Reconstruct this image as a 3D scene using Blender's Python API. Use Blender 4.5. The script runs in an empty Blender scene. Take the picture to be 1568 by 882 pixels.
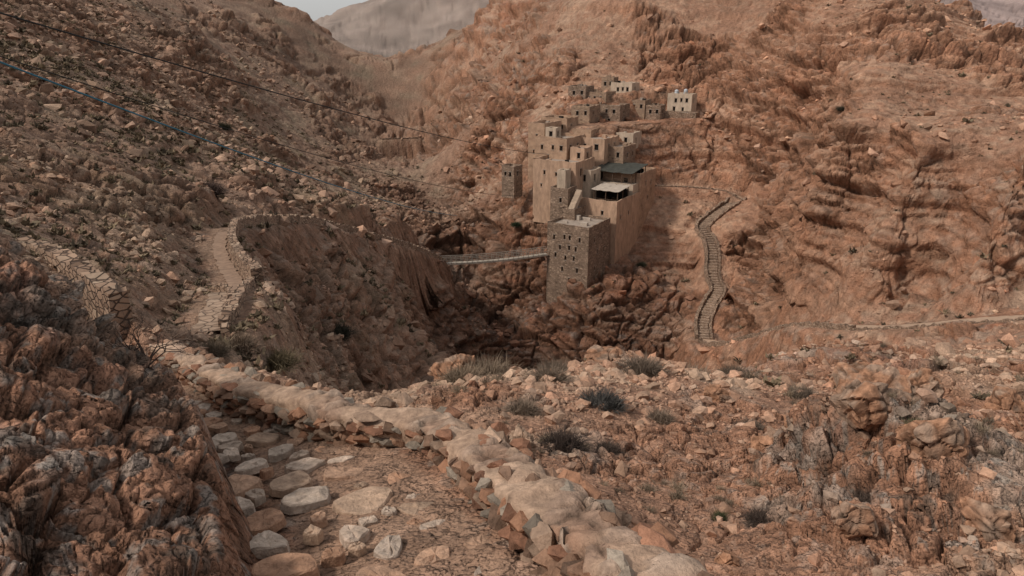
import bpy, math, random, time
import numpy as np
from mathutils import Vector
T0=time.time()
random.seed(7); rng=np.random.default_rng(7)
F=1120.0; CP=math.cos(math.radians(19)); SP=math.sin(math.radians(19))
# camera-frame pixel column / row + estimated distance north  -> world metres
def P(u,v,y):
    a=(u-784)/F; b=(441-v)/F
    yd=CP+SP*b; zd=-SP+CP*b; k=y/yd
    return np.array([a*k,y,zd*k])
scene=bpy.context.scene
# ---------------------------------------------------------------- noise
def h3(ix,iy,iz,seed):
    h=(ix.astype(np.uint32)*np.uint32(374761393))^(iy.astype(np.uint32)*np.uint32(668265263))^(iz.astype(np.uint32)*np.uint32(2147483647-58))
    h=h+np.uint32((seed*974634777)&0xffffffff)
    h=(h^(h>>np.uint32(13)))*np.uint32(1274126177)
    h=(h^(h>>np.uint32(16)))*np.uint32(2246822519)
    h=h^(h>>np.uint32(15))
    return (h&np.uint32(0xffffff)).astype(np.float32)/np.float32(0xffffff)
def vnoise(x,y,z,seed):
    fx=np.floor(x);fy=np.floor(y);fz=np.floor(z)
    ix=fx.astype(np.int64);iy=fy.astype(np.int64);iz=fz.astype(np.int64)
    x=(x-fx).astype(np.float32);y=(y-fy).astype(np.float32);z=(z-fz).astype(np.float32)
    x=x*x*(3-2*x);y=y*y*(3-2*y);z=z*z*(3-2*z)
    r=0
    for dz in (0,1):
        wz=z if dz else 1-z
        for dy in (0,1):
            wy=y if dy else 1-y
            a=h3(ix,iy+dy,iz+dz,seed);b=h3(ix+1,iy+dy,iz+dz,seed)
            r=r+wz*wy*(a+(b-a)*x)
    return r
def noise(x,y,z,lam,seed):
    c,s=math.cos(seed*1.3),math.sin(seed*1.3)
    X=(x*c-y*s*.8+z*s*.6); Y=(x*s+y*c*.8-z*c*.6); Z=(y*.6+z*.8)
    return vnoise(X/lam+seed*17.3,Y/lam+seed*7.1,Z/lam+seed*3.7,seed)
def cell(x,y,z,lam,seed):
    n=len(x); cv=np.empty(n,np.float32); ed=np.empty(n,np.float32)
    CH=120000
    for s0 in range(0,n,CH):
        X=x[s0:s0+CH]/lam;Y=y[s0:s0+CH]/lam;Z=z[s0:s0+CH]/lam
        ix=np.floor(X).astype(np.int64);iy=np.floor(Y).astype(np.int64);iz=np.floor(Z).astype(np.int64)
        f1=np.full(len(X),9,np.float32);f2=f1.copy();v1=np.zeros(len(X),np.float32)
        for dx in (-1,0,1):
            for dy in (-1,0,1):
                for dz in (-1,0,1):
                    cx=ix+dx;cy=iy+dy;cz=iz+dz
                    h=h3(cx,cy,cz,seed)
                    a=(h*7.13)%1; b=(h*53.7)%1; c=(h*397.1)%1
                    d=(cx+a-X)**2+(cy+b-Y)**2+(cz+c-Z)**2
                    d=d.astype(np.float32)
                    m=d<f1
                    f2=np.where(m,f1,np.minimum(f2,d))
                    v1=np.where(m,h,v1); f1=np.where(m,d,f1)
        cv[s0:s0+CH]=v1; ed[s0:s0+CH]=np.sqrt(f2)-np.sqrt(f1)
    return cv,ed
def sst(a,b,x):
    t=np.clip((x-a)/(b-a),0,1); return t*t*(3-2*t)
def lerp(a,b,t): return a+(b-a)*t
# ---------------------------------------------------------------- terrain control
C=[]
def A(*pts):
    for u,v,y in pts: C.append(P(u,v,y))
def Z(*pts):
    for u,y,z in pts: C.append(np.array([(u-784)/F/.93*y,y,z]))
A((-60,330,10),(0,360,9),(0,500,6.5),(0,700,4.5),(0,882,3.5),(100,470,8.5),(100,600,6.2),(100,882,3.6),
  (200,560,7.5),(200,700,5.3),(200,882,3.8),(290,640,6.8),(300,760,5.2),(300,882,4.0),(385,760,5.5),(415,882,4.3))
Z((784,1.5,-3.1),(300,1.5,-2.4),(0,1.5,-1.9),(1300,1.5,-3.4),(1568,1.5,-3.6),(100,2.4,-2.5))
A((450,882,4.9),(650,882,4.9),(560,760,6.6),(420,690,8.8),(600,700,8.5),(700,780,6.3))
Z((200,11,-6.2),(100,12,-6.6),(0,14,-6.0),(300,12.5,-6.5),(180,15,-7.1),(60,17,-7.0))
Z((450,16,-9.5),(450,25,-13.5),(550,14,-9),(550,25,-17),(550,45,-26),(620,22,-13),(620,45,-29),(620,75,-42),(660,13,-7.6))
A((430,575,19),(400,540,30),(350,520,24),(330,505,27),(335,450,33),(280,540,20),(100,410,23),(180,465,19),(250,490,26))
A((640,610,15),(700,592,21),(760,600,22),(850,575,26),(930,565,27),(1000,592,28),(1050,600,30),(1150,575,38),(1240,540,45),
  (760,650,13),(900,640,14),(900,720,10.5),(870,760,8.5),(1050,700,13),(1050,820,8.5),(1050,882,7),(1200,620,20),(1200,720,12),(1200,882,6.8),
  (1250,665,13.5),(1330,680,11.5),(1330,780,9),(1400,882,6.5),(1500,760,9.5),(1568,882,6.2),(1640,800,8),(1568,650,17),(1568,580,35),(1640,560,40),
  (1480,560,52),(1350,600,28),(1500,650,22),(1450,580,38),(1330,550,60),(1568,540,52))
Z((1400,16,-10.2),(700,32,-23),(700,60,-47),(850,38,-26),(850,60,-50),(850,100,-66),(1000,40,-30),(1000,70,-53),(1000,100,-64),
  (1100,55,-40),(1100,85,-55),(1240,72,-43),(750,100,-68))
# left hillside
A((0,335,30),(0,200,58),(0,100,95),(0,0,150),(-60,200,50),(-60,0,130),(200,300,60),(200,150,115),(200,0,230),(200,410,38),(100,300,45),(300,0,320),
  (410,2,400),(400,80,300),(475,38,420),(520,75,430),(570,112,450),(500,150,300),(560,200,290),(450,250,190),(350,200,170),(300,290,85),
  (600,260,220),(640,325,175),(450,300,130),(560,340,126),(330,340,64),(383,440,42),(400,342,76),(460,342,90),(590,372,115),(640,386,130),(668,402,138),
  (400,385,64),(450,395,76),(450,500,50),(520,392,99),(500,440,76),(550,450,86),(550,560,60),(630,420,124),(620,480,102),(650,540,93),(690,450,136),(420,450,56))
Z((410,560,0),(300,500,-10),(475,560,-5),(475,700,-5))
A((745,500,146),(785,540,135),(740,440,165),(700,340,205),(640,260,280),(650,210,340),(605,150,450))
Z((700,118,-68),(660,102,-60))
A((475,36,950),(540,14,950),(600,-5,950),(700,-40,1000),(560,80,780),(640,80,800),(600,120,640),(780,-60,1000))
Z((500,1400,-80),(600,1400,-80),(700,1400,-40))
A((680,66,430),(622,118,480),(740,180,220),(750,100,280),(775,10,360),(720,140,270),(700,250,260),(760,250,200),(760,330,175),(790,400,160),(780,460,152),(810,300,163),(785,293,160))
# monastery crag
A((820,505,139),(836,466,144),(870,460,141),(905,448,139),(935,445,141),(990,425,145),(1000,500,136),(960,470,137),(830,560,134),(900,520,132),(1000,565,130),
  (850,195,180),(850,100,215),(850,0,270),(880,198,177),(900,192,177),(950,192,179),(1000,196,182),(1040,186,187),(1080,172,193),(905,150,198),(950,142,201),(1000,132,204),(1060,142,203),(960,100,213),(960,0,240),(1000,240,178),(1040,240,181))
Z((900,155,-41),(860,160,-36),(950,160,-42),(930,170,-28))
# couloir and right trail
A((1040,450,150),(1010,340,163),(1060,560,125),(1078,522,128),(1130,526,122),(1240,499,105),(1400,502,90),(1568,489,80),(1640,480,76),
  (1085,470,138),(1100,445,142),(1090,370,154),(1075,350,159),(1100,325,165),(1135,303,170),(1040,285,173),
  (1180,400,146),(1180,480,127),(1180,300,164),(1250,470,113),(1250,430,118),(1250,350,122),(1250,260,127),(1250,200,145),(1250,150,158),(1250,50,188),(1250,-10,210),
  (1400,460,100),(1400,440,103),(1400,330,106),(1400,240,111),(1400,180,135),(1400,100,158),(1415,0,215),(1480,48,195),(1568,100,172),(1640,130,160),
  (1568,450,90),(1568,430,92),(1568,330,94),(1568,240,98),(1568,170,135),(1640,300,96),(1100,200,188),(1100,100,215),(1100,0,245),(1180,180,182))
Z((1480,300,-25),(1568,300,-40),(1640,300,-50),(1430,330,-10),(1100,400,30),(950,400,35))
A((1460,0,800),(1568,50,600),(1568,0,900),(1500,30,700),(1640,60,700))
Z((1500,1400,-50),(1640,1400,-50),(1000,1400,20),(200,1400,0),(0,1400,0),(-60,400,40),(-60,1400,0))
C=np.array(C)
cs=C[:,0]/C[:,1]; ct=np.log(C[:,1]); ce=C[:,2]/C[:,1]
c2=0.03**2
n=len(C)
K=np.sqrt((cs[:,None]-cs[None])**2+(ct[:,None]-ct[None])**2+c2)
K+= -np.eye(n)*0.004
M=np.zeros((n+3,n+3));M[:n,:n]=K;M[:n,n]=1;M[:n,n+1]=cs;M[:n,n+2]=ct;M[n:,:n]=M[:n,n:].T
sol=np.linalg.solve(M,np.concatenate([ce,[0,0,0]]))
segs=[(1.5,4,60),(4,30,520),(30,90,280),(90,220,660),(220,500,170),(500,1400,90)]
tl=[]
for a,b,k in segs: tl.append(np.linspace(math.log(a),math.log(b),k,endpoint=False))
tl=np.concatenate(tl+[[math.log(1400)]])
NR=len(tl);NC=1240
sl=np.linspace(-.93,.93,NC)
E=np.empty((NR,NC),np.float32)
for i in range(0,NR):
    t=tl[i]
    r=np.sqrt((sl[:,None]-cs[None]).astype(np.float32)**2+(np.float32(t)-ct[None].astype(np.float32))**2+np.float32(c2))
    E[i]=r@sol[:n].astype(np.float32)+sol[n]+sol[n+1]*sl+sol[n+2]*t
Yg=np.exp(tl)[:,None]*np.ones((1,NC)); Xg=Yg*sl[None]; Zg=E*Yg
def normals(X,Y,Zz):
    dxi=np.gradient(X,axis=1);dyi=np.gradient(Y,axis=1);dzi=np.gradient(Zz,axis=1)
    dxj=np.gradient(X,axis=0);dyj=np.gradient(Y,axis=0);dzj=np.gradient(Zz,axis=0)
    nx=dyi*dzj-dzi*dyj;ny=dzi*dxj-dxi*dzj;nz=dxi*dyj-dyi*dxj
    l=np.sqrt(nx*nx+ny*ny+nz*nz)+1e-9
    sg=np.sign(nz); return nx/l*sg,ny/l*sg,nz/l*sg
print('rbf',time.time()-T0)
nx,ny,nz=normals(Xg,Yg,Zg)
x=Xg.ravel();y=Yg.ravel();z=Zg.ravel();nx=nx.ravel();ny=ny.ravel();nz=nz.ravel();s=x/y
def poly(pts): return np.array([P(*p) for p in pts])
zp=lambda yy:-2.7-.305*yy
near_path=np.array([[.2,1.4,zp(1.4)],[-.25,3.2,zp(3.2)],[-.8,4.9,zp(4.9)],[-1.5,6.6,zp(6.6)],[-2.5,8.4,zp(8.4)],[-3.6,9.8,zp(9.8)],[-5.2,11.3,zp(11.3)],[-7.2,13,zp(13)],[-10,16,zp(16)],[-13,19.5,-8.2]])
wall_base=poly([(235,562,16.5),(265,580,14.7),(300,603,12.9),(340,630,11.3),(370,643,10.7),(430,663,9.85),(490,682,9.1),(560,696,8.6),(635,700,8.5),(700,742,7.3),(760,820,5.77),(830,882,4.9),(905,950,4.2)])
wall_base[:,2]=zp(wall_base[:,1])
wall_base=np.concatenate([wall_base,[[.85,3.0,zp(3.0)],[1.1,1.7,zp(1.7)]]])
left_path=poly([(310,510,27),(333,480,30),(345,452,34),(368,440,40),(345,410,48),(333,375,55),(345,350,62),(400,344,76),(460,342,90),(520,355,102),(590,372,115),(640,387,130),(668,400,138)])
right_trail=poly([(1640,480,76),(1568,487,80),(1480,492,85),(1400,500,90),(1320,503,97),(1240,497,105),(1190,508,114),(1130,524,122),(1095,528,126),(1078,520,128)])
stair=poly([(1078,520,128),(1075,495,133),(1088,465,138),(1102,447,141),(1090,425,146),(1092,395,150),(1088,368,155),(1072,352,159),(1085,338,162),(1105,322,166),(1135,304,171)])
upper_trail=poly([(1135,304,171),(1115,292,173),(1060,286,174),(1000,284,172)])
far_trail=poly([(585,214,285),(640,212,290)])
hamlet=poly([(880,190,181),(950,187,185),(1000,185,189),(1060,178,192)])
def pdist(px,py,pl):
    best=np.full(px.shape,1e9,np.float32);bz=np.zeros(px.shape,np.float32)
    for a,b in zip(pl[:-1],pl[1:]):
        d=b-a;L2=d[0]**2+d[1]**2
        t=np.clip(((px-a[0])*d[0]+(py-a[1])*d[1])/L2,0,1)
        dd=np.hypot(px-a[0]-t*d[0],py-a[1]-t*d[1])
        m=dd<best;best=np.where(m,dd,best);bz=np.where(m,a[2]+t*d[2],bz)
    return best,bz
def region(pl,pad):
    return np.where((x>pl[:,0].min()-pad)&(x<pl[:,0].max()+pad)&(y>pl[:,1].min()-pad)&(y<pl[:,1].max()+pad))[0]
def g(u,v,yy,rad):
    p=P(u,v,yy); return np.exp(-((x-p[0])**2+(y-p[1])**2)/rad**2)
steep=1-nz
big=noise(x,y,z,14,3); big2=noise(x,y,z,45,4)
mt=sst(-.02,.1,s)*sst(100,135,y)
rock=sst(.45,.60,big*.55+big2*.45+steep*.3-.02+.05*mt)
nearrock=sst(.52,.64,noise(x,y,z,2.5,5)); w=sst(40,15,y); rock=lerp(rock,nearrock*.6,w)
leftm=sst(-.02,-.2,s)*sst(20,35,y)
rock*=1-.25*leftm
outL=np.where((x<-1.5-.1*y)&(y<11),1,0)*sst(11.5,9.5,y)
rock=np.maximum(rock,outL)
for q in [(1330,700,11,2.6),(1420,800,8.5,2.2),(1520,820,8,2),(1250,690,12.5,1.5),(1350,600,28,4),(700,590,21,1.4),(940,570,27,2.5),(1250,535,45,5),(1540,640,19,4),(1450,610,30,4),(1130,600,30,3)]:
    rock=np.maximum(rock,np.clip(1.4*g(*q),0,1))
crag=np.maximum(g(930,490,137,16),g(860,530,132,10)); rock=np.maximum(rock,np.clip(1.4*crag,0,1))
gorge=np.clip(g(700,470,130,26)+g(800,520,140,18),0,1)
rock=np.maximum(rock,gorge)
rock=np.maximum(rock,np.clip(g(480,430,70,18)+g(590,430,100,20),0,1)*.85*sst(.3,.6,noise(x,y,z,9,6)))
rock=np.maximum(rock,sst(.3,.55,steep)*sst(20,60,y)*(1-.3*leftm))
scree=sst(0,1,g(1400,470,98,14)+g(1250,470,113,12))
rock*=1-.7*scree
setl=np.clip(g(930,230,168,15)+g(960,165,186,14)+g(1030,175,187,10),0,1)
d=np.zeros_like(x)
for k,lam in enumerate([.09,.18,.36,.75,1.5,3,6,12,25,50,90]):
    w=sst(.26,.09,lam/y)*sst(.0035,.008,lam/y)
    ii=np.where(w>0)[0]
    if len(ii)==0: continue
    nn=noise(x[ii],y[ii],z[ii]*1.3,lam,20+k)
    rid=1-np.abs(2*nn-1)
    amp=lam**.92*(.06+.13*rock[ii])
    val=lerp(nn-.5,.6*(rid-.5)+.6*(nn-.5),rock[ii])
    d[ii]+=w[ii]*amp*val
for q,a in [((1330,700,11,1.5),.75),((1420,790,9,1.3),.55),((1250,690,12.5,.9),.45),((1520,760,9.5,1.4),.55),((1250,820,8.2,.8),.3),((1450,615,30,2.5),1.0)]: d+=a*g(*q)
print('fbm',time.time()-T0)
crk=np.ones_like(x)
for lam,a0,a1,b0,b1,amp,sd in [(.16,0,.1,7,11,.05,1),(.5,0,.1,16,24,.26,2),(1.3,4,9,16,34,.45,8),(1.7,14,24,70,110,.65,3),(4.5,40,60,300,420,1.7,4),(1.5,80,100,220,260,.50,6),(12,110,160,700,900,3.0,5),(38,350,500,1400,1500,5,7)]:
    w=sst(a0,a1,y)*sst(b1,b0,y)*np.clip(.14+rock,0,1)
    if sd==8: w=w*np.clip(rock-.4,0,1)*1.6
    if sd==7: w=sst(a0,a1,y)*.5
    ii=np.where(w>0.02)[0]
    wx=(noise(x[ii],y[ii],z[ii],lam*1.2,31)-.5)*lam*.8; wz=(noise(x[ii],y[ii],z[ii],lam*.8,32)-.5)*lam*.6
    cv,ed=cell(x[ii]+wx,y[ii]+wx*.5,(z[ii]+wz)*1.8,lam,sd)
    d[ii]+=w[ii]*amp*((cv-.5)-.5*sst(.16,0,ed))
    crk[ii]*=1-.36*w[ii]*sst(.12,0,ed)*(sd!=7)
    print('cell',lam,len(ii),time.time()-T0)
stz=noise(x,y,z,26,41)*6+noise(x,y,z,6,42)*1.2+z+.10*x
def saw(h,per):
    q=(h/per)%1; return sst(0,.10,q)*(1-q)
patch=sst(.32,.52,noise(x,y,z,26,43))
d+=(saw(stz,6.8)*3.0+saw(stz+1.3,2.3)*1.1)*np.clip(rock+.25*mt+.15,0,1)*patch*sst(55,90,y)*sst(700,400,y)*(1-.45*leftm)
fl_=noise(x,y,z*.18,7,44); fl2=noise(x,y,z*.2,2.6,45)
d-=((1-np.abs(2*fl_-1))**2*2.0+(1-np.abs(2*fl2-1))**2*1.0)*sst(.22,.4,steep)*sst(.25,.36,s)*sst(85,95,y)*sst(230,170,y)
pm=setl*.85
for pl,hw,bl,pad in [(near_path,1.0,1.5,3),(wall_base,.55,.9,2),(left_path,1.3,4,8),(right_trail,2.4,8.0,9),(stair,1.9,4,8),(upper_trail,1.5,3.5,6),(far_trail,1.2,3,5)]:
    ii=region(pl,pad); dd,bz=pdist(x[ii],y[ii],pl)
    pm[ii]=np.maximum(pm[ii],sst(bl,hw,dd))
keep=1-pm*.93
x2=x+nx*d*keep;y2=y+ny*d*keep;z2=z+nz*d*keep
pathcol=np.zeros_like(x)
x,y,z=x2,y2,z2
for pl,hw,bl,pad in [(hamlet,3.5,8,10),(wall_base+np.array([.35,.35,-.1]),.5,1.1,2),(near_path,1.1,1.5,3),(left_path,1.4,4.2,6),(right_trail,2.6,7.0,9),(stair,1.8,4.2,6),(upper_trail,1.6,3.6,5),(far_trail,1.2,3,5)]:
    ii=region(pl,pad); dd,bz=pdist(x[ii],y[ii],pl)
    w=sst(bl,hw,dd); rough=(noise(x[ii],y[ii],z[ii],.3,51)-.5)*.035
    tr=4*w*(1-w)*(hw>1.2)*(hw<3)
    z[ii]=lerp(z[ii],bz+rough,w)+tr*((noise(x[ii],y[ii],z[ii],2.2,52)-.5)*1.2+(noise(x[ii],y[ii],z[ii],.8,53)-.5)*.7)
    if hw<3: pathcol[ii]=np.maximum(pathcol[ii],sst(hw*.9,hw*.6,dd))
GX=x.reshape(NR,NC);GY=y.reshape(NR,NC);GZ=z.reshape(NR,NC)
def ground(px,py):
    i=np.clip(np.searchsorted(tl,math.log(py)),1,NR-1); j=int(round((px/py+.93)/1.86*(NC-1))); j=min(max(j,0),NC-1)
    return float(GZ[i,j])
fx,fy,fz=normals(GX,GY,GZ); fz=fz.ravel();fx=fx.ravel();fy=fy.ravel()
# ----- colour
c=lambda *a: np.array(a,np.float32)
yy=y[:,None];ss=(x/y)[:,None]
n1=noise(x,y,z,30,61)[:,None];n2=noise(x,y,z,6,62)[:,None];n3=noise(x,y,z*1.5,1.3,63)[:,None];n4=noise(x,y,z,.35,64)[:,None];n5=noise(x,y,z,.11,65)[:,None]
midw=sst(35,80,yy);farw0=sst(220,420,yy)
n3=lerp(n3,noise(x,y,z*1.5,4.5,71)[:,None],farw0)
n4=lerp(n4,noise(x,y,z*1.4,1.3,72)[:,None],midw);n4=lerp(n4,noise(x,y,z*1.4,12,73)[:,None],farw0)
n5=lerp(n5,noise(x,y,z*1.4,.7,74)[:,None],midw);n5=lerp(n5,noise(x,y,z*1.4,30,75)[:,None],farw0)
st5=(noise(x*.15,y*.15,z+.12*x,1.6,66))[:,None]
R=np.clip(rock,0,1)[:,None]
orange=c(.38,.193,.118);tan=c(.39,.258,.18);grey=c(.31,.25,.205);brown=c(.215,.145,.105);red=c(.335,.14,.08);dirt=c(.335,.188,.124);olive=c(.20,.157,.11)
col=lerp(dirt*np.ones((len(x),3),np.float32),tan,sst(.4,.65,n2*.5+n3*.5))
rc=lerp(orange*np.ones((len(x),3),np.float32),grey,sst(.5,.66,n3*.6+n4*.4)*.7)
rc=lerp(rc,red,sst(.55,.7,n2*.5+n4*.5)*.6); rc=lerp(rc,tan*1.1,sst(.5,.7,st5)*.65); rc=lerp(rc,rc*.62,sst(.42,.25,st5)*.7)
stp=sst(.75,.35,fz)[:,None]
rc=lerp(rc,c(.34,.16,.09),stp*.5*(yy>40))
col=lerp(col,rc,np.clip(R+stp*.5,0,1))
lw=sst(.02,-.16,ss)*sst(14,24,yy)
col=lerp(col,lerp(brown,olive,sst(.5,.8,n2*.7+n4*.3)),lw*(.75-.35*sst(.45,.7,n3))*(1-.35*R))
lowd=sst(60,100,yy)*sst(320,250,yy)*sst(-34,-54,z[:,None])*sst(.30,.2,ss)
col=lerp(col,col*c(.62,.62,.64),lowd)  # gorge shade put into the ground colour: low parts darkened
mtn=(sst(.02,.15,ss)*sst(100,125,yy)*(1-lowd))
col=lerp(col,c(.41,.215,.132)*(.7+.6*n2),mtn*.35)
farw=sst(420,700,yy); col=lerp(col,c(.25,.205,.18),farw*.85)  # distance haze painted into the far hills as greyer vertex colour
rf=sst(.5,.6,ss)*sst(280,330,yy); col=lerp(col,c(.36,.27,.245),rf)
col*= (.54+.92*(n4*.5+n5*.5))*(.8+.42*n1)
near=sst(16,9,yy)
lich=sst(.58,.68,noise(x,y,z,.22,67)*.6+noise(x,y,z,.07,68)*.4)[:,None]*R*near
col=lerp(col,c(.40,.36,.31),lich*.6)
lich2=sst(.58,.70,noise(x,y,z,.5,69)*.5+noise(x,y,z,.1,70)*.5)[:,None]*R*near
col=lerp(col,c(.12,.095,.075),lich2*.7)
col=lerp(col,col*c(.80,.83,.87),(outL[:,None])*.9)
col*=crk[:,None]
pc=pathcol[:,None]
col=lerp(col,c(.35,.23,.16)*(.8+.4*n4),pc*sst(18,25,yy)*.5)
col=lerp(col,c(.33,.205,.14)*(.75+.5*n4),pc*sst(25,18,yy)*.9)
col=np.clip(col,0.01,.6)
print('col',time.time()-T0)
# ---------------------------------------------------------------- mesh helper
def mk(name,V,Fc,mats,mi=None,colr=None,smooth=False,parent=None):
    me=bpy.data.meshes.new(name)
    V=np.asarray(V,np.float32)
    me.vertices.add(len(V)); me.vertices.foreach_set('co',V.ravel())
    if isinstance(Fc,np.ndarray):
        k=Fc.shape[1];nf=len(Fc); li=Fc.ravel(); ls=np.arange(0,nf*k,k)
    else:
        li=np.array([i for f in Fc for i in f]); nf=len(Fc); ls=np.concatenate([[0],np.cumsum([len(f) for f in Fc])[:-1]])
    me.loops.add(len(li)); me.loops.foreach_set('vertex_index',li.astype(np.int32))
    me.polygons.add(nf); me.polygons.foreach_set('loop_start',ls.astype(np.int32))
    if mi is not None: me.polygons.foreach_set('material_index',np.asarray(mi,np.int32))
    me.polygons.foreach_set('use_smooth',np.full(nf,smooth))
    for m in mats: me.materials.append(m)
    if colr is not None:
        at=me.attributes.new('Col','FLOAT_COLOR','POINT')
        cc=np.ones((len(V),4),np.float32);cc[:,:3]=colr; at.data.foreach_set('color',cc.ravel())
    me.update(calc_edges=True)
    ob=bpy.data.objects.new(name,me); scene.collection.objects.link(ob)
    if parent: ob.parent=parent
    return ob
# ---------------------------------------------------------------- materials
def newmat(name,rough=.95):
    m=bpy.data.materials.new(name);m.use_nodes=True;nt=m.node_tree;b=nt.nodes['Principled BSDF'];b.inputs['Roughness'].default_value=rough
    b.inputs['Specular IOR Level'].default_value=.2
    return m,nt,b
def N(nt,t,**k):
    nd=nt.nodes.new(t)
    for a,v in k.items():
        if a in nd.inputs: nd.inputs[a].default_value=v
        else: setattr(nd,a,v)
    return nd
def rockmat(name,bumps,speck=True):
    m,nt,b=newmat(name); L=nt.links.new
    at=N(nt,'ShaderNodeAttribute',attribute_name='Col'); tc=N(nt,'ShaderNodeNewGeometry')
    cur=at.outputs['Color']
    for sc,lo,hi in [(9,.66,1.36),(1.3,.76,1.24)]:
        nn=N(nt,'ShaderNodeTexNoise',Scale=sc,Detail=5.0,Roughness=.7);L(tc.outputs['Position'],nn.inputs['Vector'])
        mr=N(nt,'ShaderNodeMapRange');mr.inputs[1].default_value=.3;mr.inputs[2].default_value=.7;mr.inputs[3].default_value=lo;mr.inputs[4].default_value=hi
        L(nn.outputs['Fac'],mr.inputs[0])
        mx=N(nt,'ShaderNodeVectorMath',operation='SCALE');L(cur,mx.inputs[0]);L(mr.outputs[0],mx.inputs['Scale']);cur=mx.outputs[0]
    L(cur,b.inputs['Base Color'])
    prev=None
    for kind,sc,dist,stg in bumps:
        if kind=='n':
            nn=N(nt,'ShaderNodeTexNoise',Scale=sc,Detail=5.0,Roughness=.68);h=nn.outputs['Fac']
        else:
            nn=N(nt,'ShaderNodeTexVoronoi',Scale=sc,feature='F1');h=nn.outputs['Distance']
        L(tc.outputs['Position'],nn.inputs['Vector'])
        bp=N(nt,'ShaderNodeBump',Strength=stg,Distance=dist);L(h,bp.inputs['Height'])
        if prev: L(prev,bp.inputs['Normal'])
        prev=bp.outputs[0]
    L(prev,b.inputs['Normal'])
    return m
M_ter=rockmat('rocky_ground',[('n',.8,1.3,.9),('v',2.0,-.2,.65),('n',8,.08,1.0)])
M_rock=rockmat('loose_rock',[('n',6,.06,.9),('n',30,.02,.6)])
def masonry(name,cols,scale,mort,bump=.08,zs=1.6,lo=.02,hi=.10):
    m,nt,b=newmat(name);L=nt.links.new
    g_=N(nt,'ShaderNodeNewGeometry');mp=N(nt,'ShaderNodeMapping');mp.inputs['Scale'].default_value=(1,1,zs);L(g_.outputs['Position'],mp.inputs[0])
    v=N(nt,'ShaderNodeTexVoronoi',Scale=scale);L(mp.outputs[0],v.inputs['Vector'])
    e=N(nt,'ShaderNodeTexVoronoi',Scale=scale,feature='DISTANCE_TO_EDGE');L(mp.outputs[0],e.inputs['Vector'])
    sp=N(nt,'ShaderNodeSeparateColor');L(v.outputs['Color'],sp.inputs[0])
    r=N(nt,'ShaderNodeValToRGB');r.color_ramp.elements[0].color=(*cols[0],1);r.color_ramp.elements[1].color=(*cols[-1],1)
    for i,cc in enumerate(cols[1:-1]):
        el=r.color_ramp.elements.new((i+1)/(len(cols)-1));el.color=(*cc,1)
    L(sp.outputs[0],r.inputs[0])
    mr=N(nt,'ShaderNodeMapRange');mr.inputs[1].default_value=lo;mr.inputs[2].default_value=hi;L(e.outputs['Distance'],mr.inputs[0])
    mx=N(nt,'ShaderNodeMix',data_type='RGBA');mx.inputs['A'].default_value=(*mort,1);L(r.outputs[0],mx.inputs['B']);L(mr.outputs[0],mx.inputs['Factor'])
    nn=N(nt,'ShaderNodeTexNoise',Scale=.5,Detail=8.0,Roughness=.7);L(g_.outputs['Position'],nn.inputs['Vector'])
    m2=N(nt,'ShaderNodeMapRange');m2.inputs[1].default_value=.3;m2.inputs[2].default_value=.7;m2.inputs[3].default_value=.62;m2.inputs[4].default_value=1.3;L(nn.outputs['Fac'],m2.inputs[0])
    s_=N(nt,'ShaderNodeVectorMath',operation='SCALE');L(mx.outputs['Result'],s_.inputs[0]);L(m2.outputs[0],s_.inputs['Scale']);L(s_.outputs[0],b.inputs['Base Color'])
    bp=N(nt,'ShaderNodeBump',Strength=.8,Distance=bump);L(mr.outputs[0],bp.inputs['Height'])
    n6=N(nt,'ShaderNodeTexNoise',Scale=8.0,Detail=6.0);L(g_.outputs['Position'],n6.inputs['Vector'])
    b2=N(nt,'ShaderNodeBump',Strength=.5,Distance=.05);L(n6.outputs['Fac'],b2.inputs['Height']);L(bp.outputs[0],b2.inputs['Normal']);L(b2.outputs[0],b.inputs['Normal'])
    return m
M_stone=masonry('tower_masonry',[(.15,.10,.07),(.31,.215,.155),(.24,.165,.12),(.42,.30,.215)],2.0,(.20,.14,.105))
M_stone2=masonry('house_rubble_masonry',[(.19,.125,.09),(.34,.23,.16),(.27,.185,.13),(.39,.27,.185)],1.7,(.30,.205,.145))
M_dry=masonry('dry_stone_masonry',[(.18,.115,.08),(.38,.255,.18),(.28,.185,.13),(.45,.33,.24)],3.2,(.09,.06,.045))
M_pale=masonry('pale_step_stone',[(.30,.205,.145),(.39,.28,.205),(.34,.235,.17)],2.0,(.22,.15,.11))
def plain(name,colr,var=.25,sc=1.2,rough=.9,streak=True):
    m,nt,b=newmat(name,rough);L=nt.links.new
    g_=N(nt,'ShaderNodeNewGeometry');mp=N(nt,'ShaderNodeMapping');mp.inputs['Scale'].default_value=(1,1,.35 if streak else 1);L(g_.outputs['Position'],mp.inputs[0])
    nn=N(nt,'ShaderNodeTexNoise',Scale=sc,Detail=9.0,Roughness=.7);L(mp.outputs[0],nn.inputs['Vector'])
    r=N(nt,'ShaderNodeValToRGB');r.color_ramp.elements[0].position=.3;r.color_ramp.elements[1].position=.7
    r.color_ramp.elements[0].color=(*[q*(1-var) for q in colr],1);r.color_ramp.elements[1].color=(*[min(1,q*(1+var)) for q in colr],1)
    L(nn.outputs['Fac'],r.inputs[0]);L(r.outputs[0],b.inputs['Base Color'])
    bp=N(nt,'ShaderNodeBump',Strength=.4,Distance=.06);L(nn.outputs['Fac'],bp.inputs['Height']);L(bp.outputs[0],b.inputs['Normal'])
    return m
M_pl=masonry('worn_earth_plaster',[(.31,.20,.135),(.42,.275,.185),(.365,.235,.16),(.44,.295,.205)],1.3,(.39,.255,.175),bump=.03,lo=0,hi=.2)
M_plw=plain('earth_plaster_smooth',(.42,.275,.19),.36)
M_pl2=plain('pale_plaster',(.45,.35,.265),.3)
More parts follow.
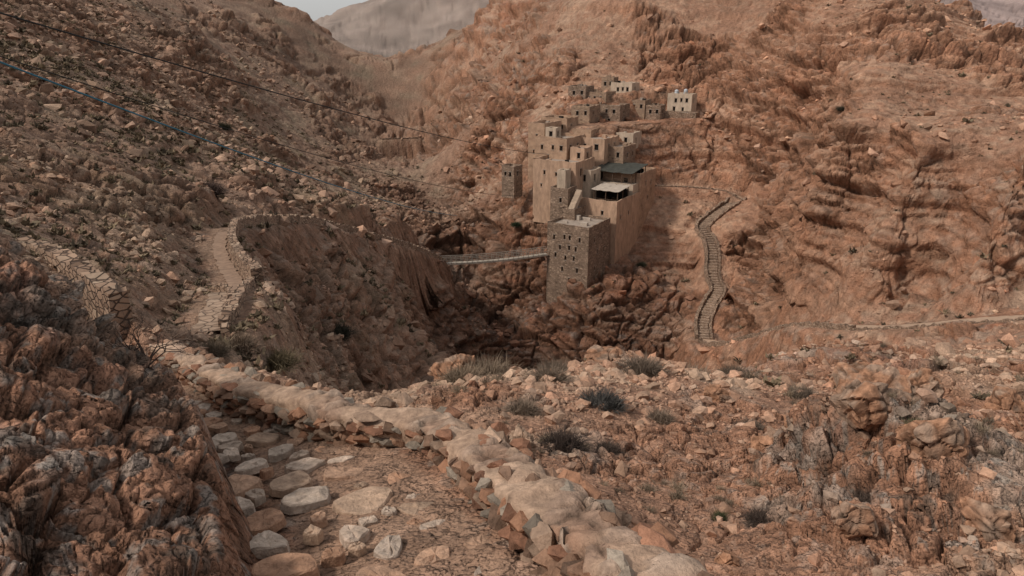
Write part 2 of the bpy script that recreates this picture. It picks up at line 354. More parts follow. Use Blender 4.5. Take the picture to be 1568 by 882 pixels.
M_roof=plain('flat_roof_screed',(.31,.25,.205),.3,streak=False)
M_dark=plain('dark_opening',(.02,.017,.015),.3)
M_wood=plain('weathered_wood',(.10,.065,.045),.3,4)
M_twig=plain('dry_twig',(.12,.085,.068),.3,4)
M_can=plain('canopy_cloth',(.42,.35,.29),.25)
M_tent=plain('dark_tarpaulin',(.055,.055,.047),.4)
M_metal=plain('painted_steel',(.34,.295,.245),.2,rough=.6)
M_white=plain('water_tank_plastic',(.42,.44,.46),.1,rough=.5)
M_cable=plain('cable_sheath',(.03,.03,.03),.2)
M_cableb=plain('blue_cable_sheath',(.06,.18,.25),.2)
def vmat(name):
    m,nt,b=newmat(name);at=N(nt,'ShaderNodeAttribute',attribute_name='Col');nt.links.new(at.outputs['Color'],b.inputs['Base Color']);return m
M_shrub=vmat('dry_scrub')
# ---------------------------------------------------------------- terrain
idx=np.arange(NR*NC).reshape(NR,NC)
Fq=np.stack([idx[:-1,:-1],idx[:-1,1:],idx[1:,1:],idx[1:,:-1]],-1).reshape(-1,4)
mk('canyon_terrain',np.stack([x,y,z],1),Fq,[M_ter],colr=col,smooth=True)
print('terrain',time.time()-T0)
# ---------------------------------------------------------------- loose rocks
import bmesh
def hullrock():
    bm=bmesh.new()
    for _ in range(13):
        v=Vector((random.gauss(0,1),random.gauss(0,1),random.gauss(0,1)));v.normalize();v=Vector((v.x*random.uniform(.8,1.1),v.y*random.uniform(.6,.9),v.z*random.uniform(.45,.75)));bm.verts.new(v)
    r=bmesh.ops.convex_hull(bm,input=bm.verts)
    loose=[v for v in bm.verts if not v.link_faces]
    for v in loose: bm.verts.remove(v)
    bmesh.ops.triangulate(bm,faces=bm.faces); bm.verts.index_update()
    V=np.array([v.co[:] for v in bm.verts]);Fc=np.array([[q.index for q in f.verts] for f in bm.faces]);bm.free();return V,Fc
variants=[hullrock() for _ in range(10)]
def scatter(name,ids,size,brmin=.75,brmax=1.35,sink=.2,tint=None,mix=.5):
    Vs=[];Fs=[];Cs=[];o=0
    var=rng.integers(0,len(variants),len(ids))
    for k,(V,Fc) in enumerate(variants):
        sel=np.where(var==k)[0]; m=len(sel)
        if m==0: continue
        a=rng.uniform(0,6.28,m);S=size[sel]
        ca=np.cos(a)[:,None];sa=np.sin(a)[:,None]
        VX=V[None,:,0]*ca-V[None,:,1]*sa;VY=V[None,:,0]*sa+V[None,:,1]*ca;VZ=np.repeat(V[None,:,2],m,0)+VX*rng.normal(0,.25,m)[:,None]+VY*rng.normal(0,.25,m)[:,None]
        I=ids[sel]
        W=np.stack([x[I][:,None]+VX*S[:,None],y[I][:,None]+VY*S[:,None],z[I][:,None]+(VZ+sink)*S[:,None]],-1)
        nv=V.shape[0]
        Vs.append(W.reshape(-1,3)); Fs.append((Fc[None]+(np.arange(m)*nv)[:,None,None]).reshape(-1,3)+o); o+=m*nv
        cc=col[I]*rng.uniform(brmin,brmax,m)[:,None]
        if tint is not None: cc=lerp(cc,np.array(tint),mix*rng.uniform(0,1,m)[:,None])
        Cs.append(np.repeat(cc,nv,0))
    return mk(name,np.concatenate(Vs),np.concatenate(Fs),[M_rock],colr=np.clip(np.concatenate(Cs),0.01,.6))
dn,_=pdist(x,y,near_path)
dw,_=pdist(x,y,wall_base)
okn=(dn>1.1)&(dw>.95)
offp=np.ones(len(x),bool)
for pl,rad in ((left_path,1.3),(right_trail,2.4),(stair,1.9)):
    ii=region(pl,3);dd,_=pdist(x[ii],y[ii],pl);offp[ii[dd<rad]]=False
cl=sst(.42,.62,noise(x,y,z,3,81))
pr=((y>4)&(y<60)&okn&offp&(outL<.5)).astype(float)*(.15+cl); pr/=pr.sum()
ids=rng.choice(len(x),30000,p=pr,replace=False)
sz=np.clip(y[ids]*.0015*(rng.pareto(1.65,len(ids))+1),.012,np.minimum(.4,.013*y[ids]+.03))
scatter('loose_stones',ids,sz,tint=(.37,.28,.205))
pr=((y>50)&(y<330)&offp).astype(float)*(.12+sst(.46,.64,noise(x,y,z,16,82)))*(fz>.45)*(1-.8*setl)*(1+3.0*(s<0)); pr/=pr.sum()
ids=rng.choice(len(x),32000,p=pr,replace=False)
sz=np.clip(y[ids]*.0011*(rng.pareto(1.9,len(ids))+1),.07,1.3)
scatter('hillside_boulders',ids,sz,brmin=.7,brmax=1.45)
def boulder(name,u,v,yy,r,flat=.8,seed=0,tint=None,sx=1.0,parent=None,sub=5,pos=None,sit=False):
    rr=random.Random(seed*13+int(u))
    bm=bmesh.new();bmesh.ops.create_icosphere(bm,subdivisions=sub,radius=1)
    V=np.array([q.co[:] for q in bm.verts]);Fc=np.array([[q.index for q in f.verts] for f in bm.faces]);bm.free()
    for _ in range(20):
        nrm=np.array([rr.gauss(0,1),rr.gauss(0,1),rr.gauss(0,.8)]);nrm/=np.linalg.norm(nrm);dd=rr.uniform(.48,.85)
        q=V@nrm; V=V-np.outer(np.maximum(q-dd,0),nrm)
    p=P(u,v,yy) if pos is None else np.array(pos)
    if sit: p[2]=ground(p[0],p[1])+.18*r
    V[:,2]*=flat; V[:,0]*=sx; W=V*r+p
    nn=noise(W[:,0],W[:,1],W[:,2],r*.5,91)+.5*noise(W[:,0],W[:,1],W[:,2],r*.22,92)+.35*noise(W[:,0],W[:,1],W[:,2],r*.1,96)
    cv,ed=cell(W[:,0],W[:,1],W[:,2]*1.2,r*.5,93)
    W=W+V*((nn-.9)[:,None]*.22+(cv-.5)[:,None]*.24-.14*sst(.14,0,ed)[:,None])*r
    n7=noise(W[:,0],W[:,1],W[:,2],.3,94)[:,None];n8=noise(W[:,0],W[:,1],W[:,2],.08,95)[:,None]
    cc=lerp(c(.33,.175,.105),c(.29,.225,.175),sst(.45,.7,n7)*.6)*(.55+.8*n8)*(1-.45*sst(.1,0,ed)[:,None])*(.8+.35*cv[:,None])
    if tint is not None: cc=lerp(cc,c(*tint)*(.7+.6*n8),.6)
    mk(name,W,Fc,[M_rock],colr=np.clip(cc,.02,.6),smooth=False,parent=parent)
for i,q in enumerate([(1350,606,25,1.75,1.05),(1292,585,29,1.2,.8),(1405,625,25,1.1,.85),(692,600,20.5,.9,.95),(720,600,21.5,.6,.8),(1540,620,24,1.2,.7),
      (925,578,26,1.2,.6),(975,582,27,.9,.6),(800,590,23,.6,.6),(1240,700,12.2,.62,.9),(1315,710,10.8,.75,.8),(1450,710,12.5,.7,.75),(1510,830,7.6,.45,.7),(1300,850,7.6,.38,.7),(1420,760,9.4,.6,.8),(1110,850,7.5,.2,.7),(1180,690,13,.4,.7),(1090,640,19,.5,.7),(1440,650,18,.8,.7)]):
    boulder('boulder',*q,seed=i,sit=True)
edge=bpy.data.objects.new('path_edge_rocks',None);scene.collection.objects.link(edge)
for i in range(30):
    t_=random.uniform(4.2,11);px=np.interp(t_,near_path[:,1],near_path[:,0]);
    k_=np.searchsorted(near_path[:,1],t_);tv=near_path[k_]-near_path[k_-1];tv[2]=0;tv/=np.linalg.norm(tv);nv=np.array([-tv[1],tv[0],0])
    p=np.array([px,t_,zp(t_)])+nv*random.uniform(1.5,1.85)
    r_=random.uniform(.12,.28); p[2]+=random.uniform(.0,.55)
    boulder('edge_rock',i*31,0,0,r_,random.uniform(.7,1.1),seed=i,parent=edge,sub=4,pos=p,tint=(.25,.165,.12))
print('rocks',time.time()-T0)
# ---------------------------------------------------------------- foreground wall
def resample(pl,step):
    seg=np.linalg.norm(np.diff(pl,axis=0),axis=1);cu=np.concatenate([[0],np.cumsum(seg)]);m=max(2,int(cu[-1]/step)+1)
    t=np.linspace(0,cu[-1],m);return np.stack([np.interp(t,cu,pl[:,k]) for k in range(3)],1)
def smoothpl(pl,it=3):
    for _ in range(it):
        q=[pl[0]]
        for a,b in zip(pl[:-1],pl[1:]): q+= [a*.75+b*.25,a*.25+b*.75]
        q.append(pl[-1]);pl=np.array(q)
    return pl
def tang(pl):
    t=np.gradient(pl,axis=0);t[:,2]=0;t/=np.linalg.norm(t,axis=1)[:,None]+1e-9;return t
wall_e=bpy.data.objects.new('trail_parapet_wall',None);scene.collection.objects.link(wall_e)
wp=resample(smoothpl(wall_base,1),.035);wt=tang(wp)
for _ in range(6): wt[1:-1]=(wt[:-2]+wt[1:-1]+wt[2:])/3
wn=np.stack([-wt[:,1],wt[:,0],0*wt[:,0]],1)
m=len(wp);hgt=.52+.16*(noise(wp[:,0],wp[:,1],wp[:,2],.8,101)-.5)
wsc=lerp(.80,.92,sst(10,6,wp[:,1]))*(.88+.24*noise(wp[:,0],wp[:,1],wp[:,2],.7,109))
prof=[(.05,-.55),(.04,-.2),(.04,-.08),(.06,-.02),(.13,.0),(.2,.01),(.27,.02),(.34,.02),(.41,.02),(.48,.01),(.55,.0),(.61,-.03),(.65,-.09),(.68,-.2),(.74,-.5),(.85,-1.6)]
V=[]
for k,(o_,dz) in enumerate(prof):
    W=wp+wn*(o_*wsc)[:,None]; 
    jz=(noise(W[:,0],W[:,1],W[:,2],.35,102)-.5)*.10+(noise(W[:,0],W[:,1],W[:,2],.1,103)-.5)*.05
    W=W+wn*((noise(W[:,0],W[:,1],W[:,2]+dz,.25,104)-.5)*.18)[:,None]
    W[:,2]=wp[:,2]+hgt+dz+jz; V.append(W)
V=np.stack(V,1);K2=len(prof);ix=np.arange(m*K2).reshape(m,K2)
Fc=np.stack([ix[:-1,:-1],ix[:-1,1:],ix[1:,1:],ix[1:,:-1]],-1).reshape(-1,4)
Vf=V.reshape(-1,3);cv,ed=cell(Vf[:,0],Vf[:,1],Vf[:,2]*1.0,.30,107)
nearw=sst(8.6,7.4,Vf[:,1])
stone=sst(.54-.13*nearw,.66-.13*nearw,noise(Vf[:,0],Vf[:,1],Vf[:,2],.8,108)+ (cv-.5)*.3)
Vf[:,2]+=stone*((cv-.4)*.12-.08*sst(.16,0,ed))
nn=noise(Vf[:,0],Vf[:,1],Vf[:,2],.4,105)[:,None];n9=noise(Vf[:,0],Vf[:,1],Vf[:,2],.06,106)[:,None];n10=noise(Vf[:,0],Vf[:,1],Vf[:,2],.15,110)[:,None]
cc=lerp(c(.33,.22,.155),c(.41,.285,.205),nn)
cst=lerp(c(.28,.16,.105),c(.38,.28,.215),cv[:,None])*(1-.55*sst(.1,0,ed)[:,None])
cc=lerp(cc,cst,stone[:,None])*(.64+.38*n9+.38*n10)
mk('mortar_cap',Vf,Fc,[M_rock],colr=cc,smooth=True,parent=wall_e)
Vs=[];Fs=[];Cs=[];o=0
L_=resample(smoothpl(wall_base,1),.17);Lt=tang(L_)
def addrock(center,tv,sx,sy,sz,colr):
    global o
    V,Fc=variants[random.randrange(10)]
    t=np.array([tv[0],tv[1],0]);nv=np.array([-tv[1],tv[0],0])
    W=center+np.outer(V[:,0]*sx,t)+np.outer(V[:,1]*sy*1.25,nv)+np.outer(V[:,2]*sz*1.6,[0,0,1])+rng.normal(0,.01,V.shape)
    Vs.append(W);Fs.append(Fc+o);Cs.append(np.repeat(np.array(colr)[None],len(V),0));o+=len(V)
pal=[(.27,.14,.085),(.23,.115,.072),(.31,.21,.15),(.26,.21,.165),(.18,.11,.075),(.30,.175,.115)]
for i,(p,t) in enumerate(zip(L_,Lt)):
    nvec=np.array([-t[1],t[0],0])
    for row in range(3):
        q=p+t*random.uniform(-.08,.08)+nvec*(.01+random.uniform(-.05,.03));q[2]=p[2]+.05+row*.16+random.uniform(-.03,.03)
        cc=np.array(random.choice(pal))*random.uniform(.6,1.15)
        addrock(q,t,random.uniform(.08,.22),.12,random.uniform(.055,.1),cc)
    if random.random()<(.4 if p[1]<8 else .2):
        q=p+nvec*random.uniform(.05,.6);q[2]=p[2]+.5
        addrock(q,t,random.uniform(.08,.24),random.uniform(.08,.2),random.uniform(.04,.09),np.array(random.choice(pal[1:]))*random.uniform(1.0,1.4))
    for _ in range(2):
        q=p+nvec*random.uniform(.6,.8)+t*random.uniform(-.1,.1);q[2]=p[2]+random.uniform(0,.42)
        addrock(q,t,random.uniform(.1,.24),.15,.11,np.array(random.choice(pal))*random.uniform(.7,1.25))
mk('wall_stones',np.concatenate(Vs),np.concatenate(Fs),[M_rock],colr=np.concatenate(Cs),parent=wall_e)
for i,q in enumerate([(803,688,7.8,.24,1.3),(780,748,6.75,.22,.75),(925,800,6.2,.34,.75),(985,862,5.4,.24,.8),(655,640,9.1,.28,.35),(600,622,9.6,.25,.4),(845,748,6.8,.18,.7),(885,850,5.4,.18,.8)]):
    boulder('coping_rock',*q,seed=40+i,tint=(.37,.275,.205),parent=wall_e)
# ---------------------------------------------------------------- paving
Vs=[];Fs=[];Cs=[];o=0;placed=[]
cen=smoothpl(near_path,2)
tries=0
while tries<11000:
    tries+=1
    k=random.uniform(0,len(cen)-1.01);i=int(k);p=cen[i]*(1-(k-i))+cen[i+1]*(k-i)
    if p[1]>15: continue
    tv=cen[i+1]-cen[i];tv[2]=0;tv/=np.linalg.norm(tv);nv=np.array([-tv[1],tv[0],0])
    off=random.uniform(-1.2,1.25);q=p+nv*off
    r=(random.choice([.22,.28,.36]) if tries<2500 else random.choice([.09,.12,.16])) if q[1]<8 else (random.choice([.18,.25]) if tries<4000 else random.choice([.10,.14]))
    if any((q[0]-a)**2+(q[1]-b)**2<((r+rr)*(.95 if q[1]<8 else .9))**2 for a,b,rr in placed): continue
    dwq,_=pdist(np.array([q[0]]),np.array([q[1]]),wall_base)
    if dwq[0]<r*.8: continue
    if tries>2500 and random.random()<.93: continue
    placed.append((q[0],q[1],r))
    kk=random.randint(5,7);ang=(np.arange(kk)+rng.uniform(-.36,.36,kk))/kk*6.283
    rad=r*rng.uniform(.8,1.15,kk);el=random.uniform(.65,1);ro=random.uniform(0,3.1)
    px=np.cos(ang)*rad;py=np.sin(ang)*rad*el;px,py=px*math.cos(ro)-py*math.sin(ro),px*math.sin(ro)+py*math.cos(ro)
    pts=[]
    for b in range(kk):
        a0=np.array([px[b],py[b]]);a1=np.array([px[(b+1)%kk],py[(b+1)%kk]])
        pts.append(a0*.93);
        for f_ in (.33,.66): pts.append((a0+(a1-a0)*f_)*(1+random.uniform(-.04,.05)))
    pts=np.array(pts);px,py=pts[:,0],pts[:,1];kk=len(px)
    zb=zp(q[1]);h=random.uniform(.035,.07) if q[1]<8 else random.uniform(.025,.045)
    tl1,tl2=random.gauss(0,.04),random.gauss(.06,.04)
    ring=lambda f,hh,jj=.004:np.stack([q[0]+px*f,q[1]+py*f,zb-.305*py*f*.85+hh+px*tl1+py*tl2+rng.normal(0,jj,kk)],1)
    W=np.concatenate([ring(1.08,-.06),ring(1.0,h*.75),ring(.92,h,.006),ring(.5,h*1.05,.01),[[q[0],q[1],zb+h*1.05]]])
    for a in range(3):
        for b in range(kk): Fs.append([o+a*kk+b,o+a*kk+(b+1)%kk,o+(a+1)*kk+(b+1)%kk,o+(a+1)*kk+b])
    for b in range(kk): Fs.append([o+3*kk+b,o+3*kk+(b+1)%kk,o+4*kk])
    Vs.append(W);o+=len(W)
    pale=random.random()<(.75 if (q[1]>7.8) else .4)
    cc=np.array(random.choice([(.42,.32,.25),(.45,.355,.285)] if pale else [(.40,.25,.17),(.39,.225,.145),(.40,.275,.195)]))*random.uniform(.88,1.12)
    Cs.append(np.repeat(cc[None],len(W),0)*rng.uniform(.88,1.1,(len(W),1)))
mk('footpath_paving_stones',np.concatenate(Vs),Fs,[M_rock],colr=np.concatenate(Cs),smooth=False)
print('stones',len(placed),time.time()-T0)
# ---------------------------------------------------------------- mid distance walls, trails, stairs
def wallrib(name,pl,w,h,mat,below=1.2,off=0,step=.4,jit=.12):
    q=resample(smoothpl(pl,2),step);t=tang(q);nv=np.stack([-t[:,1],t[:,0],0*t[:,0]],1);q=q+nv*off
    m=len(q);top=h+(rng.random(m)-.5)*jit*2
    V=[]
    for o_,zz in [(-w/2*1.15,-below),(-w/2,top),(w/2,top),(w/2*1.15,-below)]:
        W=q+nv*o_+nv*((rng.random(m)-.5)*.08)[:,None];W[:,2]=q[:,2]+zz;V.append(W)
    V=np.stack(V,1);ix=np.arange(m*4).reshape(m,4)
    Fc=np.stack([ix[:-1,:-1],ix[:-1,1:],ix[1:,1:],ix[1:,:-1]],-1).reshape(-1,4).tolist()
    Fc+=[[0,1,2,3],[4*m-4,4*m-3,4*m-2,4*m-1]]
    return mk(name,V.reshape(-1,3),Fc,[mat])
def strip(name,pl,w,mat,lift=.07,step=.5,stepz=0):
    q=resample(smoothpl(pl,2),step);t=tang(q);nv=np.stack([-t[:,1],t[:,0],0*t[:,0]],1);V=[];Fc=[]
    if stepz:
        for i in range(len(q)-1):
            zt=max(q[i][2],q[i+1][2])+lift;o=len(V)
            ww=w*random.uniform(.85,1.1)
            for a,zz in ((q[i],zt),(q[i+1],zt)):
                for sg in (-1,1): V.append([a[0]+nv[i][0]*sg*ww/2,a[1]+nv[i][1]*sg*ww/2,zz])
            for a in (q[i],q[i+1]):
                for sg in (-1,1): V.append([a[0]+nv[i][0]*sg*ww/2,a[1]+nv[i][1]*sg*ww/2,zt-.9])
            Fc+=[[o,o+1,o+3,o+2],[o,o+1,o+5,o+4],[o+2,o+3,o+7,o+6],[o,o+2,o+6,o+4],[o+1,o+3,o+7,o+5]]
    else:
        for i in range(len(q)):
            e1=w/2*random.uniform(.75,1.15);e2=w/2*random.uniform(.75,1.15)
            V+=[[*(q[i]+nv[i]*e1)[:2],q[i][2]+lift],[*(q[i]-nv[i]*e2)[:2],q[i][2]+lift]]
            if i: o=2*i;Fc.append([o-2,o-1,o+1,o])
    return mk(name,np.array(V),Fc,[mat])
M_trail=plain('trail_dust',(.40,.275,.195),.22,2,streak=False)
M_trail2=plain('trail_earth',(.27,.18,.128),.35,2,streak=False)
wallrib('dry_stone_wall',left_path[3:],.6,1.0,M_dry,off=-1.0,below=.7,jit=.2)
strip('stone_footpath',left_path,1.0,M_trail2)
wallrib('dry_stone_wall',left_path[:5],.4,.5,M_dry,off=-.8,below=.6)
wallrib('dry_stone_wall',poly([(40,385,26),(95,408,23),(140,440,20.5),(185,468,18.5)]),.5,.5,M_dry,below=1.2,step=.25)
strip('paved_ramp',poly([(318,512,26.5),(333,478,30),(342,450,33.5)]),1.3,M_pale,lift=.12)
wallrib('dry_stone_wall',poly([(345,512,26.5),(352,480,30),(357,447,33.5),(330,445,35)]),.3,.35,M_dry,step=.25)
strip('dirt_trail',right_trail,3.0,M_trail,lift=.14)
wallrib('dry_stone_wall',right_trail[4:],.6,.75,M_dry,off=1.7,below=1.8,jit=.25)
wallrib('dry_stone_wall',right_trail[:5],.5,.3,M_dry,off=1.7,below=1.2,jit=.25)
strip('stone_staircase',stair,2.0,M_pale,stepz=1,step=.8,lift=.14)
wallrib('dry_stone_wall',stair,.6,.95,M_dry,off=1.4,below=1.6,jit=.3)
wallrib('dry_stone_wall',stair,.45,.55,M_dry,off=-1.4,below=1.0,jit=.3)
strip('dirt_trail',upper_trail,1.5,M_trail)
wallrib('dry_stone_wall',upper_trail,.5,.3,M_dry,off=1.0,below=1.2)
wallrib('dry_stone_wall',far_trail,.8,.5,M_dry,below=1.5)
# ---------------------------------------------------------------- monastery
TH=math.radians(32);eL=np.array([-math.cos(TH),math.sin(TH),0]);eR=np.array([math.sin(TH),math.cos(TH),0]);UP=np.array([0,0,1.])
mon=bpy.data.objects.new('cliff_monastery',None);scene.collection.objects.link(mon)
def facewall(V,Fc,MI,o,ex,inw,W,H,ops,depth=.35):
    xs=sorted({0,W,*[a for q in ops for a in (q[0],q[0]+q[2])]});zs=sorted({0,H,*[a for q in ops for a in (q[1],q[1]+q[3])]})
    pt=lambda a,b,dd=0:o+ex*a-UP*b+inw*dd
    def quad(p,mi):
        n_=len(V);V.extend(p);Fc.append([n_,n_+1,n_+2,n_+3]);MI.append(mi)
    for a,b in zip(xs[:-1],xs[1:]):
        for c_,d_ in zip(zs[:-1],zs[1:]):
            mx_,mz_=(a+b)/2,(c_+d_)/2
            if any(q[0]<mx_<q[0]+q[2] and q[1]<mz_<q[1]+q[3] for q in ops): continue
            quad([pt(a,c_),pt(b,c_),pt(b,d_),pt(a,d_)],0)
    for q in ops:
        a,c_,b,d_=q[0],q[1],q[0]+q[2],q[1]+q[3]
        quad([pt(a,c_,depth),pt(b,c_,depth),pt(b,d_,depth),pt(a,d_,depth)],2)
        for p1,p2 in (((a,c_),(b,c_)),((b,c_),(b,d_)),((b,d_),(a,d_)),((a,d_),(a,c_))):
            quad([pt(*p1),pt(*p2),pt(*p2,depth),pt(*p1,depth)],0)
        # stone sill and lintel standing proud of the wall
        for zz,hh in ((c_-.16,.14),(d_+.01,.10)):
            e0,e1=-.05,.0
            A_=[pt(a-.12,zz,e0),pt(b+.12,zz,e0),pt(b+.12,zz+hh,e0),pt(a-.12,zz+hh,e0)];B_=[pt(a-.12,zz,e1),pt(b+.12,zz,e1),pt(b+.12,zz+hh,e1),pt(a-.12,zz+hh,e1)]
            quad(A_,1)
            for k in range(4): quad([A_[k],A_[(k+1)%4],B_[(k+1)%4],B_[k]],1)
def block(name,u,v,yy,L,R,H,mat,oL=(),oR=(),par=.5,parent=mon,corner=None,roof=None,clutter=0):
    o=P(u,v,yy) if corner is None else np.array(corner)
    V=[];Fc=[];MI=[]
    facewall(V,Fc,MI,o,eL,eR,L,H,list(oL));facewall(V,Fc,MI,o,eR,eL,R,H,list(oR))
    def quad(p,mi):
        n_=len(V);V.extend(p);Fc.append([n_,n_+1,n_+2,n_+3]);MI.append(mi)
    c_=lambda a,b,zz=0:o+eL*a+eR*b+UP*zz
    quad([c_(L,0),c_(L,R),c_(L,R,-H),c_(L,0,-H)],0);quad([c_(0,R),c_(L,R),c_(L,R,-H),c_(0,R,-H)],0)
    t=.3
    nL=max(2,int(L/1.1));nR=max(2,int(R/1.1))
    O=[c_(0,0),c_(L,0),c_(L,R),c_(0,R)];I=[c_(t,t),c_(L-t,t),c_(L-t,R-t),c_(t,R-t)]
    for k in range(4):
        nn_=nL if k%2==0 else nR
        A1,B1=O[k],O[(k+1)%4];A2,B2=I[k],I[(k+1)%4]
        hs_=[random.uniform(-.0,.22) for _ in range(nn_+1)]
        for i in range(nn_):
            f0,f1=i/nn_,(i+1)/nn_
            a_=A1+(B1-A1)*f0;b_=A1+(B1-A1)*f1;a2_=A2+(B2-A2)*f0;b2_=A2+(B2-A2)*f1
            ua,ub=UP*hs_[i],UP*hs_[i+1]
            quad([a_,b_,b_+ub,a_+ua],0);quad([a_+ua,b_+ub,b2_+ub,a2_+ua],0);quad([a2_+ua,b2_+ub,b2_-UP*par,a2_-UP*par],0)
    quad([q-UP*par for q in I],1)
    for _ in range(clutter):
        a=random.uniform(.6,max(.7,L-1.5));b=random.uniform(.6,max(.7,R-1.5));w1=random.uniform(.3,1);w2=random.uniform(.3,.9);h_=random.uniform(.3,.9)
        p0=c_(a,b,-par);q0=[p0,p0+eL*w1,p0+eL*w1+eR*w2,p0+eR*w2];m_=random.choice([0,1,2,0])
        for k in range(4): quad([q0[k],q0[(k+1)%4],q0[(k+1)%4]+UP*h_,q0[k]+UP*h_],m_)
        quad([q+UP*h_ for q in q0],m_)
    return mk(name,np.array(V),Fc,[mat,roof or M_roof,M_dark],mi=MI,parent=parent),o
def boxw(V,Fc,p,ax,ay,az):
    n_=len(V);p=np.array(p)
    for i in (0,1):
        for j in (0,1):
            for k in (0,1): V.append(p+ax*i+ay*j+az*k)
    Fc+=[[n_,n_+1,n_+3,n_+2],[n_+4,n_+5,n_+7,n_+6],[n_,n_+1,n_+5,n_+4],[n_+2,n_+3,n_+7,n_+6],[n_,n_+2,n_+6,n_+4],[n_+1,n_+3,n_+7,n_+5]]
sl_=lambda a,b:(a,b,.42,1.0)
ot=[sl_(1.8,2.2),sl_(4.0,2.0),sl_(5.2,2.0),sl_(7.6,2.3),sl_(2.6,4.2),sl_(4.1,4.1),sl_(6.2,4.3),sl_(3.0,6.2),sl_(4.9,6.3),sl_(7.2,6.0),sl_(2.2,8.6),sl_(5.6,8.8),sl_(4.0,11)]
tw,to=block('stone_tower',902,350,140,9.4,10,21,M_stone,ot,[sl_(2.5,2.5),sl_(5.5,2.4),sl_(4.0,5.2),sl_(7.2,5.4),sl_(3.0,8.5)],par=.45)
V=[];Fc=[]
for a,b,w_,d_,h_ in [(2,3,1.4,.8,.6),(5.5,6.5,.8,.8,1.0),(6.5,3,1.0,.5,.4),(3.5,7.5,2,.6,.5),(7.8,7.2,.7,.7,.9)]:
    boxw(V,Fc,to+eL*a+eR*b-UP*.44,eL*w_,eR*d_,UP*h_)
mk('roof_chests',np.array(V),Fc,[M_can],parent=mon)
mb,mo=block('terrace_hall',945,310,149,10.5,12,17,M_plw,[(3,2.2,.6,.9)],[(2,3.2,.5,.8),(6,3.0,.5,.8),(9,6,.4,.7)],par=1.1)
block('east_hall',0,0,0,9,9,19,M_pl,[(3,1.2,1,1.6)],[(3,2.0,.6,.9),(6,2.2,.6,.9),(4.5,5.5,.5,.8)],par=.9,corner=mo+eR*12.02+UP*4.0,clutter=3)
block('stair_tower',870,290,151,4.2,4,14,M_stone,[(1.5,2,.5,1.0)],[],par=.4)
block('stair_landing',880,322,148.5,3.6,6,6,M_stone,[],[],par=.3)
V=[];Fc=[];b0=P(879,318,149)
for k in range(12): boxw(V,Fc,b0+eR*(.3*k)+UP*(.28*k-1.5),eL*1.3,eR*.31,UP*1.5)
mk('outdoor_steps',np.array(V),Fc,[M_pl2],parent=mon)
block('west_hall',882,250,155,10.5,9,14,M_plw,[(1.5,2,.7,1.1),(4.5,2.4,.5,.8),(7.4,2.2,.5,.9),(3,5,.5,.8),(8.2,5.2,.4,.7)],[(2,1.5,1,1.6)],par=.6,clutter=4)
block('library_wing',868,213,163,8,9,11,M_pl,[(1,1.6,.8,1.1),(3.2,1.6,.6,1),(6,1.7,.6,1),(4.5,3.8,.5,.8)],[(1.5,1.5,.8,1.2),(5,1.5,.8,1.2)],par=.6,clutter=3)
block('west_bastion',834,190,168,4.3,8,17,M_pl,[(1.8,2.4,.5,.9),(2.6,6,.4,.8)],[(3,2,.6,.9)],par=.6,clutter=2)
block('north_wing',868,182,175,7,6,8,M_pl,[(1,1.5,.6,.9),(4,1.5,.6,.9)],[(2,1.5,.7,1)],par=.4,clutter=2)
block('white_turret',851,197,165,2.6,2.6,5,M_pl2,[(.8,.7,.9,1.1)],[(.8,.7,.8,1.1)],par=.25)
block('chapel',926,214,166,7,8,8,M_plw,[(1.5,1.2,1.0,1.3),(4.6,1.3,.6,1)],[(2,1.3,.7,1.1),(5,1.3,.7,1.1)],par=.35,clutter=2)
block('chapel_annex',955,226,166,4,7,9,M_stone2,[(1,1.2,.7,1.2)],[(2,1.5,.7,1),(5,1.5,.6,1)],par=.35,clutter=2)
block('upper_store',970,205,174,6,5,8,M_pl2,[(1.5,1,.8,1.3),(4,1,.7,1)],[(1.5,1.2,.6,1)],par=.3,clutter=2)
block('cistern_block',905,200,172,5,5,7,M_pl,[(1.5,1.4,.6,.9)],[],par=.35,clutter=2)
block('buttress',866,262,153,2.0,2.5,8,M_pl2,[],[],par=.2)
block('cell_block',895,228,161,3.5,4,6,M_plw,[(1,1.0,.8,1.2)],[(1.2,1,.8,1.2)],par=.3,clutter=1)
block('lookout_hut',787,256,160,3.2,3.6,7,M_stone,[(.7,1.2,.6,1.0),(2,1.2,.5,.9)],[(1.2,1.1,.7,1)],par=.4)
block('kitchen',905,262,157,4,5,8,M_pl2,[(1.2,1,.9,1.4)],[(1.5,1,1,1.5)],par=.3)
